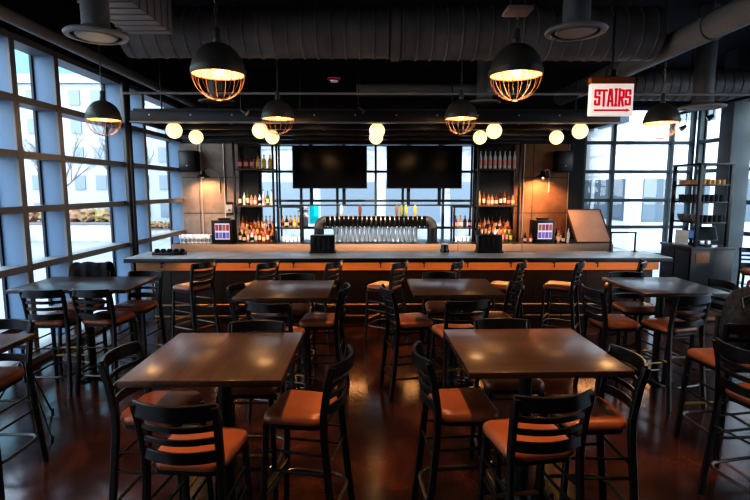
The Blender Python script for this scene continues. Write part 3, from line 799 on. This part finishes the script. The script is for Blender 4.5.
for yy in (4.4, 5.3, 7.3): MB().tube([(3.52 + .142 * math.cos(a), yy, 3.74 + .142 * math.sin(a)) for a in [i * 2 * PI / 24 for i in range(24)]], .008, 6, True).cyl((3.52, yy, 3.884), (3.52, yy, ZC - .002), .006, n=6).build('hanger_ring', M['duct'], d)
MB().cyl((3.52, 1.5, 3.74), (3.52, 9.4, 3.74), .135, n=28).build('pipe', M['duct_hi'], d)
d2 = thing('rectangular_duct', 'ribbed rectangular duct at the upper left of the ceiling', 'air duct')
mb = MB().box(-2.50, -2.05, 4.42, 5.5, 3.69, 4.2, .01)
for k in range(6): mb.box(-2.512, -2.038, 4.56 + k * .16, 4.58 + k * .16, 3.68, 4.21)
mb.build('casing', M['duct_hi'], d2)
for x in (-2.45, -2.1): MB().box(x - .01, x + .01, 5.1, 5.12, 4.211, ZC - .002).build('hanger_strap', M['duct'], d2)
d3 = thing('branch_duct', 'dark ribbed branch duct in the right far ceiling corner', 'air duct')
o = ribbed((4.0, 8.3, 3.75), (7.1, 8.3, 3.75), .24, .14, 'spiral_section', ''); o.parent = d3
for x in (4.6, 6.4): MB().box(x - .015, x + .015, 8.29, 8.31, 4.01, ZC - .002).build('hanger_strap', M['duct'], d3)
tag(MB().cyl((-3.72, YF + .05, 3.86), (-3.72, 10.9, 3.86), .07, n=20).build('hanging_pipe', M['duct_hi']), 'long dark pipe under the ceiling along the left windows', 'pipe', kind=None)
tag(MB().cyl((-3.3, 6.95, 3.36), (6.6, 6.95, 3.36), .018, n=10).build('hanging_conduit', M['duct_hi']), 'thin dark conduit crossing the room just above the canopy front', 'pipe')
tag(MB().cyl((-.2, 8.3, 3.66), (2.6, 8.3, 3.66), .10, n=20).build('hanging_pipe', M['duct_hi']), 'thick greyish pipe above the middle of the canopy', 'pipe')
GD = 'round ceiling diffusers'
def diffuser(x, y, z, R, label):
    t = thing('ceiling_diffuser', label, 'air vent', (x, y, z), group=GD)
    MB().lathe([(R * .78, .012), (R * .82, 0), (R * .96, .004), (R, .02), (R * .95, .035), (R * .5, .07), (R * .46, .09)], 36).build('ring', M['duct_hi'], t)
    MB().lathe([(0, .0), (R * .60, .002), (R * .66, .014), (R * .60, .026), (0, .03)], 36).build('disc', M['duct_hi'], t)
    MB().cyl((0, 0, .031), (0, 0, ZC - z - .002), R * .44, n=28).build('neck', M['duct'], t)
diffuser(-2.20, 4.25, 3.30, .24, 'large round ceiling diffuser at the upper left near the windows')
diffuser(1.69, 4.25, 3.345, .245, 'large round ceiling diffuser at the top right of centre')
diffuser(-2.24, 7.62, 3.34, .27, 'small far diffuser above the canopy behind the left near pendant')
diffuser(1.71, 7.62, 3.34, .25, 'small far diffuser above the canopy behind the right near pendant')
diffuser(4.74, 7.25, 3.22, .30, 'dark diffuser at the right by the corner windows')
# sign
sg = thing('hanging_sign', 'white hanging sign with red lettering STAIRS and an arrow', 'sign', (2.04, 4.32, 2.70), -1)
MB().box(-.178, .178, -.03, .03, 0, .26, .004).build('sign_panel', M['sign_white'], sg)
MB().box(-.182, .182, -.035, .035, .2605, .315, .004).build('housing', M['sign_brown'], sg)
LET = {'S': [[(.85, .68), (.85, .88), (.15, .88), (.15, .52), (.85, .52), (.85, .12), (.15, .12), (.15, .32)]], 'T': [[(.0, .88), (1, .88)], [(.5, .88), (.5, 0)]],
       'A': [[(.10, 0), (.38, .95)], [(.90, 0), (.62, .95)], [(.3, .92), (.7, .92)], [(.25, .30), (.75, .30)]], 'I': [[(.5, 0), (.5, 1)], [(.2, .07), (.8, .07)], [(.2, .93), (.8, .93)]],
       'R': [[(.16, 0), (.16, 1)], [(.16, .88), (.84, .88), (.84, .5), (.16, .5)], [(.5, .5), (.86, 0)]]}
lb = MB(); cur = -.150
for ch in 'STAIRS':
    wd = .030 if ch == 'I' else .0485
    for st in LET[ch]:
        pts = [Vector((cur + u * wd, -.0325, .072 + v * .150)) for u, v in st]
        for p, q in zip(pts, pts[1:]):
            d_ = (q - p).normalized(); w_ = .0092 if abs(d_.z) > .5 else .009
            nrm = Vector((d_.z, 0, -d_.x)) * w_; e_ = d_ * (.0 if abs(d_.z) > .97 and len(st) == 2 else .006)
            c4 = [p - e_ + nrm, p - e_ - nrm, q + e_ - nrm, q + e_ + nrm]
            lb.add([v + Vector((0, .001, 0)) for v in c4] + [v - Vector((0, .0012, 0)) for v in c4], [(0, 1, 2, 3), (4, 7, 6, 5), (0, 4, 5, 1), (1, 5, 6, 2), (2, 6, 7, 3), (3, 7, 4, 0)])
    cur += wd + .0065
lb.build('lettering', M['red_sign'], sg, smooth=False)
MB().box(-.15, .125, -.034, -.0305, .035, .050).add([(.12, -.034, .028), (.12, -.034, .057), (.155, -.034, .0425)], [(0, 2, 1)]).build('arrow', M['red_sign'], sg)
MB().cyl((0, 0, .316), (0, 0, .37), .05, n=16).cyl((0, 0, .3705), (0, 0, ZC - 2.70 - .002), .011, n=10).build('hanger_rod', M['steel_black'], sg)
# alarm and spot heads
al = thing('smoke_detector', 'red and white smoke alarm hanging before the canopy', 'smoke alarm', (-.445, 6.62, 3.44))
MB().lathe([(0, .0), (.05, .0), (.055, .02), (0, .03)], 18).build('sensor', M['white'], al); MB().lathe([(0, .031), (.085, .031), (.085, .05), (0, .055)], 20).build('base', M['red_plastic'], al)
MB().cyl((0, 0, .056), (0, 0, ZC - 3.44 - .002), .01, n=8).build('rod', M['steel_black'], al)
def spot_head(x, y, z, ztop, yaw, label):
    t = thing('spot_light', label, 'spot light', (x, y, z), yaw, 'small spot lights')
    MB().cyl((-.02, 0, -.02), (.06, 0, -.075), .03, .05, 16).build('head', M['steel_black'], t)
    MB().cyl((.0605, 0, -.0755), (.063, 0, -.077), .045, n=16).build('lens', mat('lens', (.6, .5, .4), .2), t)
    MB().cyl((-.02, 0, -.015), (-.02, 0, ztop - z), .008, n=8).build('stem', M['steel_black'], t)
spot_head(-1.75, 7.14, 3.2, ZC - .002, 0, 'small spot light left of the far left pendant'); spot_head(-.12, 7.14, 3.24, ZC - .002, 10, 'small spot light above the middle globes')
tk = thing('light_track', 'black ceiling track before the right corner windows', 'track', (0, 0, 0))
MB().box(5.63, 5.67, 5.6, 9.3, 3.42, 3.46).build('rail', M['steel_black'], tk); MB().cyl((5.65, 6.2, 3.461), (5.65, 6.2, ZC - .002), .01, n=8).cyl((5.65, 9.0, 3.461), (5.65, 9.0, ZC - .002), .01, n=8).build('hanger_rod', M['steel_black'], tk)
spot_head(5.67, 8.4, 3.31, 3.418, 150, 'black track spot light before the bright right corner pane'); spot_head(5.66, 9.1, 3.22, 3.418, 170, 'black track spot light beside the right corner mullion')

# ------------------------------------------------------------------ service cabinet at right
cb = thing('service_cabinet', 'black service cabinet with grey mesh side by the right pillar', 'cabinet', (5.60, 8.56, 0))
MB().box(.02, .76, .02, .93, 0, 1.03, .004).build('cabinet_body', M['steel_black'], cb)
MB().box(0, .78, 0, .96, 1.031, 1.07, .004).build('cabinet_top', mat('grey_cabinet_top', (.06, .06, .065), .3), cb)
for k in range(2):
    MB().box(.012, .0195, .06 + k * .44, .46 + k * .44, .08, .98).build('mesh_door', mat('mesh_%d' % k, (.07, .075, .085), .5, .4, var=.5, scale=60), cb)
MB().box(.10, .34, .008, .0195, .80, .985, .004).build('leather_pad', M['leather'], cb)
sr = thing('open_shelf_rack', 'black open steel rack standing on the service cabinet', 'rack', (5.745, 8.68, 1.072))
W, Dp, T = .54, .74, 1.42
for x in (0, W):
    for y in (0, Dp): MB().box(x - .027, x + .027, y - .027, y + .027, 0, T, .003).build('post', M['steel_black'], sr)
for z in (.43, .79, 1.09, T + .021):
    MB().box(-.03, W + .03, -.03, Dp + .03, z - .02, z + .015, .002).build('shelf_board', M['steel_black'], sr) if z > T else MB().box(.028, W - .028, -.02, Dp + .02, z - .03, z, .002).build('shelf_board', M['steel_black'], sr)
def vessel(name, prof, m, x, y, z, label, cat, group):
    key = (name, m.name)
    if key not in protos:
        o = MB().lathe(prof, 16).build(name, m); protos[key] = o.data; bpy.data.objects.remove(o)
    o = bpy.data.objects.new(name, protos[key]); col.objects.link(o); o.location = (5.745 + x, 8.68 + y, 1.073 + z); tag(o, label, cat, group)
jar = [(0, 0), (.04, 0), (.042, .06), (.038, .08), (.034, .08), (.034, .01), (0, .01)]
cup = [(0, 0), (.034, 0), (.042, .12), (.039, .12), (.031, .01), (0, .01)]
bowl = [(0, 0), (.05, 0), (.09, .06), (.092, .12), (.086, .12), (.045, .012), (0, .012)]
mj = mat('amber_jar', (.55, .27, .08), .3); mc = mat('black_cup', (.02, .02, .022), .35); mw = mat('grey_bowl', (.16, .16, .17), .4)
for k in range(5): vessel('candle_jar', jar, mj, .10 + k * .085, .06, 1.09, 'small amber jar in the front row on the upper rack shelf', 'jar', 'amber jars on the rack')
for k in range(6): vessel('candle_jar', jar, mj, .07, .17 + k * .09, 1.09, 'small amber jar along the left side of the upper rack shelf', 'jar', 'amber jars on the rack')
for k in range(5): vessel('black_cup', cup, mc, .10 + k * .085, .06, .79, 'black cup in the front row on the middle rack shelf', 'cup', 'black cups on the rack')
for k in range(6): vessel('black_cup', cup, mc, .07, .17 + k * .09, .79, 'black cup along the left side of the middle rack shelf', 'cup', 'black cups on the rack')
for k in range(5): vessel('black_cup', cup, mc, .10 + k * .085, .06, .43, 'black cup in the front row on the lowest rack shelf', 'cup', 'black cups on the low rack shelf')
for k in range(3): vessel('grey_bowl', bowl, mw, .13, .22 + k * .2, .43, 'grey bowl along the left side of the lowest rack shelf', 'bowl', 'grey bowls on the rack')
def monitor(x, y, rz, sc_, msc, label, name='sales_terminal'):
    t = thing(name, label, 'screen', (x, y, 1.072), rz)
    MB().box(-.11 * sc_, .11 * sc_, -.08, .08, 0, .025, .006).build('base', M['plastic'], t)
    MB().bar([(0, .02, .026), (0, .035, .10)], .05, .03).build('neck', M['plastic'], t)
    Rr = Matrix.Translation((0, 0, .09)) @ Matrix.Rotation(math.radians(-18), 4, 'X')
    MB().box(-.18 * sc_, .18 * sc_, -.016, .012, 0, .24 * sc_, .006, Rr).build('screen_case', M['plastic'], t)
    MB().box(-.165 * sc_, .165 * sc_, -.0195, -.0165, .015, .225 * sc_, 0, Rr).build('screen', msc, t)
    return t
monitor(6.05, 8.82, 6, 1.08, mat('dark_screen', (.008, .009, .010), .5, spec=.15), 'black sales terminal screen on the service cabinet')
monitor(5.95, 9.12, -30, .7, M['screen_blue'], 'tilted tablet with bluish screen inside the rack')
tag(MB().box(5.98, 6.08, 8.600, 8.66, 1.0715, 1.0725).box(5.98, 6.08, 8.60, 8.602, 1.0725, 1.11).build('white_card', M['paper']), 'small white card before the sales terminal', 'card')
tag(MB().box(5.785, 5.79, 8.95, 9.34, 1.0725, 1.33).build('menu_holder', M['paper']), 'white menu panel standing in the left side of the rack', 'menu')

# ------------------------------------------------------------------ coat, backpack, tripod
def drape(w, drop_f, drop_b, th, seed, lift, lump):
    mb = MB(); nu, nv = 28, 26; vs = []
    for j in range(nv + 1):
        t = j / nv
        # inverted U section: y across the rail, z up
        Lf, La, Lb = drop_f, PI * 0.075, drop_b
        s = t * (Lf + La + Lb)
        if s < Lf: y, z, ny, nz = 0.075, -(Lf - s), 1, 0
        elif s < Lf + La:
            a = (s - Lf) / La * PI; y, z, ny, nz = 0.075 * math.cos(a), 0.075 * math.sin(a), math.cos(a), math.sin(a)
        else: y, z, ny, nz = -0.075, -(s - Lf - La), -1, 0
        for i in range(nu + 1):
            u = -1 + 2 * i / nu
            q = noise.noise(Vector((u * 2.3 + seed, s * 7, seed))) * .5 + .5
            q2 = noise.noise(Vector((u * 6 + seed, s * 3, seed + 5))) * .5 + .5
            e = lump * q + th * .6 * q2
            vs.append((u * w / 2 * (1 + .12 * math.sin(s * 9 + seed)), y + ny * e - .0, z + nz * e))
    fs = [(j * (nu + 1) + i, j * (nu + 1) + i + 1, (j + 1) * (nu + 1) + i + 1, (j + 1) * (nu + 1) + i) for j in range(nv) for i in range(nu)]
    return mb.add(vs, fs)
ct = drape(.44, .14, .30, .04, 3.1, 0, .06).build('coat', M['cloth_black'], angle=80)
ct.location = (-3.32, 5.99, 1.10); tag(ct, 'black coat heaped over a stool back by the left windows', 'coat')
bp_ = thing('backpack', 'dark charcoal backpack standing on a stool seat at the right edge', 'backpack', (2.95, 3.79, .7935), 8)
mb = MB(); vs = []; fs = []; n = 24; m_ = 16
for j in range(m_ + 1):
    z = .54 * j / m_; k = (1 - (max(0, j / m_ - .55) / .47) ** 2.2) ** .5 if j < m_ else .12
    k *= .92 + .08 * math.sin(PI * min(1, j / m_ * 1.4)); k = k * (.9 if j == 0 else 1)
    for i in range(n):
        a = 2 * PI * i / n; cx = abs(math.cos(a)) ** .6 * (1 if math.cos(a) > 0 else -1); sy_ = abs(math.sin(a)) ** .6 * (1 if math.sin(a) > 0 else -1)
        wv = 1 + .05 * noise.noise(Vector((cx * 2, sy_ * 2, z * 8)))
        vs.append((.165 * k * cx * wv, .115 * k * sy_ * wv + .0, z))
for j in range(m_):
    for i in range(n): fs.append((j * n + i, j * n + (i + 1) % n, (j + 1) * n + (i + 1) % n, (j + 1) * n + i))
fs.append(tuple(range(n - 1, -1, -1))); fs.append(tuple(m_ * n + i for i in range(n)))
mb.add(vs, fs).build('bag_body', M['cloth_grey'], bp_, angle=70)
MB().box(-.12, .12, .1275, .16, .05, .28, .012).build('front_pocket', M['cloth_black'], bp_)
MB().tube([(-.13, -.105, .40), (-.12, -.075, .47), (0, -.085, .51), (.12, -.075, .47), (.13, -.105, .40)], .006, 6).build('zip', M['ring_metal'], bp_)
MB().tube([(-.03, -.02, .53), (-.03, -.03, .585), (0, -.035, .605), (.03, -.03, .585), (.03, -.02, .53)], .010, 8).build('grab_handle', M['strap'], bp_)
for s in (-1, 1): MB().bar([(s * .05, -.085, .46), (s * .07, -.155, .42), (s * .085, -.175, .30), (s * .09, -.16, .16), (s * .10, -.118, .06)], .055, .012, up=(0, 1, 0)).build('shoulder_strap', M['strap'] if s > 0 else M['cloth_black'], bp_)
tp = thing('tripod_stand', 'slim black tripod stand on the floor between the two window-side tables', 'stand', (-2.98, 4.2, 0))
MB().cyl((0, 0, .42), (0, 0, .72), .014, n=10).build('post', M['steel_black'], tp); MB().cyl((0, 0, .60), (0, 0, .66), .026, n=12).build('clamp', M['plastic'], tp)
for ex, ey in ((.32, -.20), (-.32, -.20), (.0, .32)):
    lg = MB().cyl((ex * .05, ey * .05, .61), (ex * .95, ey * .95, .03), .009, n=8).build('leg', M['steel_black'], tp)
    MB().lathe([(0, 0), (.014, 0), (.014, .028), (.008, .036), (0, .036)], 8, (ex, ey, 0)).build('rubber_foot', M['plastic'], lg)

# ------------------------------------------------------------------ outside
M['bld_white'] = mat('pale_stone', (.34, .36, .37), .8); M['bld_grey'] = mat('grey_cladding', (.36, .37, .38), .8, var=.4, scale=1.6); M['bld_glass'] = mat('teal_glazing', (.09, .12, .14), .3)
M['bld_panel'] = mat('white_panel', (.55, .56, .56), .8)
M['bld_pale_glass'] = mat('pale_glazing', (.17, .20, .22), .3)
M['bld_teal'] = mat('cyan_sky_block', (.11, .27, .31), .5)
M['bld_line'] = mat('facade_joint', (.55, .60, .63), .8)
M['snow'] = mat('pale_paving', (.19, .205, .225), .8, var=.15, scale=.3)
tag(MB().box(-90, 90, -60, 130, -.6, -.5).build('ground_outside', M['snow']), kind='structure')
def building(x0, x1, y0, y1, h, label, mw_, bands, faces, gap=3.4, sill=1.2, hgt=1.5, pane=2.4, pier=.8, gl=None):
    gl = gl or M['bld_glass']
    t = thing('street_building', label, 'building', ((x0 + x1) / 2, (y0 + y1) / 2, -.5), group='buildings outside the windows')
    hx, hy = (x1 - x0) / 2, (y1 - y0) / 2
    MB().box(-hx, hx, -hy, hy, 0, h).build('wall', mw_, t)
    MB().box(-hx - .2, hx + .2, -hy - .2, hy + .2, h + .001, h + .5).build('parapet', mw_, t)
    for b in range(bands):
        z = sill + b * gap
        if 'y' in faces:
            k = -hx + pier
            while k + pane < hx:
                MB().box(k, k + pane, -hy - .06, -hy - .001, z, z + hgt).build('window', gl, t); k += pane + pier
        if 'x+' in faces:
            k = -hy + pier
            while k + pane < hy:
                MB().box(hx + .001, hx + .06, k, k + pane, z, z + hgt).build('window', gl, t); k += pane + pier
        if 'x-' in faces:
            k = -hy + pier
            while k + pane < hy:
                MB().box(-hx - .06, -hx - .001, k, k + pane, z, z + hgt).build('window', gl, t); k += pane + pier
    return t
building(-44, -9.5, 30, 42, 8.6, 'white office block with rows of dark windows outside the left glazing', M['bld_white'], 5, ('y',), 1.62, .9, .85, .62, .62, M['bld_pale_glass'])
building(-95, -16, 62, 70, 34, 'added tall teal block imitating cyan sky above the white office block', M['bld_teal'], 0, ())  # added block, its teal colour stands in for cyan sky over the roofline
building(-60, -40, 4, 26, 9, 'low white block at the far left beyond the glazing', M['bld_white'], 3, ('x+',), 3.6, 1.6, 1.3, 2.2, 1.6)
building(-9, 9.5, 24, 36, 15, 'grey clad building outside the windows behind the bar', M['bld_grey'], 4, ('y',), 3.4, 1.0, 1.9, 2.6, .5, M['bld_pale_glass'])
building(11, 30, 21, 30, 12, 'white panelled building with dark glazing outside the right corner', M['bld_panel'], 2, ('y', 'x-'), 4.2, 1.2, 1.8, 2.8, .5)
building(34, 50, 2, 40, 12, 'pale building across the street at the right', M['bld_white'], 2, ('x-',), 4.4, 2.2, 1.3, 3.2, 1.5)
def tree(x, y, h, label, seed):
    rnd = random.Random(seed); mb = MB()
    def br(p, d, L, r, lev):
        q = p + d * L
        mb.cyl(p, q, r, r * .62, 6)
        if lev == 0: return
        for k in range(3 if lev > 1 else 2):
            nd = (d + Vector((rnd.uniform(-.7, .7), rnd.uniform(-.7, .7), rnd.uniform(-.05, .5)))).normalized()
            br(p + d * L * rnd.uniform(.6, 1.0), nd, L * rnd.uniform(.6, .8), r * .6, lev - 1)
    br(Vector((0, 0, 0)), Vector((0, 0, 1)), h * .33, .11, 5)
    o = mb.build('bare_tree', M['bark']); o.location = (x, y, -.5); tag(o, label, 'tree', 'bare trees outside'); return o
M['bark'] = mat('grey_bark', (.16, .14, .14), .9)
tree(-9.2, 19.5, 6.2, 'bare tree outside the far left window panes', 3)
tree(-12.2, 19.2, 5.4, 'bare tree further left outside the window panes', 11)
def shrub_mb(x, z, sd):
    mb = MB(); bm = bmesh.new(); bmesh.ops.create_icosphere(bm, subdivisions=3, radius=.42); vs = []
    for v in bm.verts:
        q = 1 + .55 * noise.noise(v.co * 5 + Vector((sd * 3.1, 0, 0))) + .25 * noise.noise(v.co * 13)
        vs.append((x + v.co.x * q, v.co.y * q, z + .30 + v.co.z * q * .8))
    bm.verts.index_update(); mb.add([(a_, b_, max(c_, z)) for a_, b_, c_ in vs], [tuple(v.index for v in f.verts) for f in bm.faces]); bm.free()
    return mb
pl = thing('street_planter', 'longest low planter with shrubs on the street outside the left glazing', 'planter', (-14.6, 25.0, -.5), 0, 'planters outside')
MB().box(-2.5, 2.5, -.5, .5, 0, .8, .03).build('box', M['bld_grey'], pl); MB().box(-2.4, 2.4, -.42, .42, .801, .95, .05).build('soil', M['bark'], pl)
for k in range(7):
    shrub_mb(-2.1 + k * .7, .951, k).build('shrub', mat('rust_shrub_%d' % k, (.22, .12 + .02 * (k % 3), .07), .9), pl)
for (px_, py_, sc2), lb in zip(((-10.9, 26.2, .55), (-19.6, 23.6, .7)), ('short planter on the street nearest the bar end of the left glazing', 'middle-sized planter on the street far left outside the glazing')):
    q = dup(pl); q.location = (px_, py_, -.5); q.scale = (sc2, sc2, sc2); q['label'] = lb
bn = thing('window_poster', 'cyan and white poster strip behind the glass left of the beer tower', 'poster', (-1.23, YB + .145, 1.2))
MB().box(-.10, .10, .002, .008, .10, .50).build('cyan_sheet', M['cyan'], bn); MB().box(-.36, -.14, .002, .008, .0, .52).build('white_sheet', M['paper'], bn)
MB().box(-.36, -.14, -.001, .0015, .36, .42).build('blue_band', mat('blue_print', (.1, .25, .55), .5), bn)

# ------------------------------------------------------------------ light
w = bpy.data.worlds.new('sky'); sc.world = w; w.use_nodes = True; nt = w.node_tree
bg = nt.nodes['Background']
tc = nt.nodes.new('ShaderNodeTexCoord'); sp = nt.nodes.new('ShaderNodeSeparateXYZ'); rp = nt.nodes.new('ShaderNodeValToRGB')
nt.links.new(tc.outputs['Generated'], sp.inputs[0]); nt.links.new(sp.outputs['Z'], rp.inputs['Fac']); nt.links.new(rp.outputs['Color'], bg.inputs['Color'])
e = rp.color_ramp.elements
e[0].position = 0.0; e[0].color = (.95, .97, 1.0, 1); e[1].position = .55; e[1].color = (.66, .80, 1.0, 1)
k = e.new(.16); k.color = (.80, .94, 1.0, 1)
bg.inputs['Strength'].default_value = 5.0
def portal(x, y, z, rot, sx, sy):
    L = bpy.data.lights.new('portal', 'AREA'); L.shape = 'RECTANGLE'; L.size = sx; L.size_y = sy; L.cycles.is_portal = True
    o = bpy.data.objects.new('portal', L); col.objects.link(o); o.location = (x, y, z); o.rotation_euler = rot
portal(XL - .45, 4.7, 1.95, (0, -PI / 2, 0), 3.9, 13)
portal(XR + .3, 6.0, 1.95, (0, PI / 2, 0), 3.9, 10.4)
portal(-.1, YB + .3, 1.98, (PI / 2, 0, PI), 5.1, 2.2)
portal(5.97, YB + .3, 1.93, (PI / 2, 0, PI), 2.4, 3.9)
# canopy down lights that wash the bottle shelves and the room
for x in (-2.56, 2.84):
    lamp('SPOT', (x, 9.2, 3.0), 230, (1.0, .80, .64), None, .05, (math.radians(32), 0, 0), spot=70)
for x in (-1.0, .2, 1.4):
    lamp('SPOT', (x, 9.0, 3.0), 230, (1.0, .82, .68), None, .05, (math.radians(35), 0, 0), spot=80)

# warm ceiling down lights over the aisles
for x, y in ((.05, 2.2), (.05, 4.9), (-2.1, 2.4), (2.2, 2.6)):
    lamp('SPOT', (x, y, 4.4), 260, (1.0, .64, .36), None, .08, (0, 0, 0), spot=75)
# ------------------------------------------------------------------ camera
cd = bpy.data.cameras.new('camera'); cam = bpy.data.objects.new('camera', cd); col.objects.link(cam)
cd.sensor_width = 36; cd.lens = 24; cd.clip_end = 400
cam.location = (0, 0, 2.09)
cam.rotation_euler = (math.radians(90 - 7.01), 0, math.radians(-.69))
sc.camera = cam
sc.view_settings.view_transform = 'Standard'
sc.view_settings.exposure = 0.25
sc.view_settings.look = 'High Contrast'
try: sc.cycles.sample_clamp_indirect = 6.0
except Exception: pass
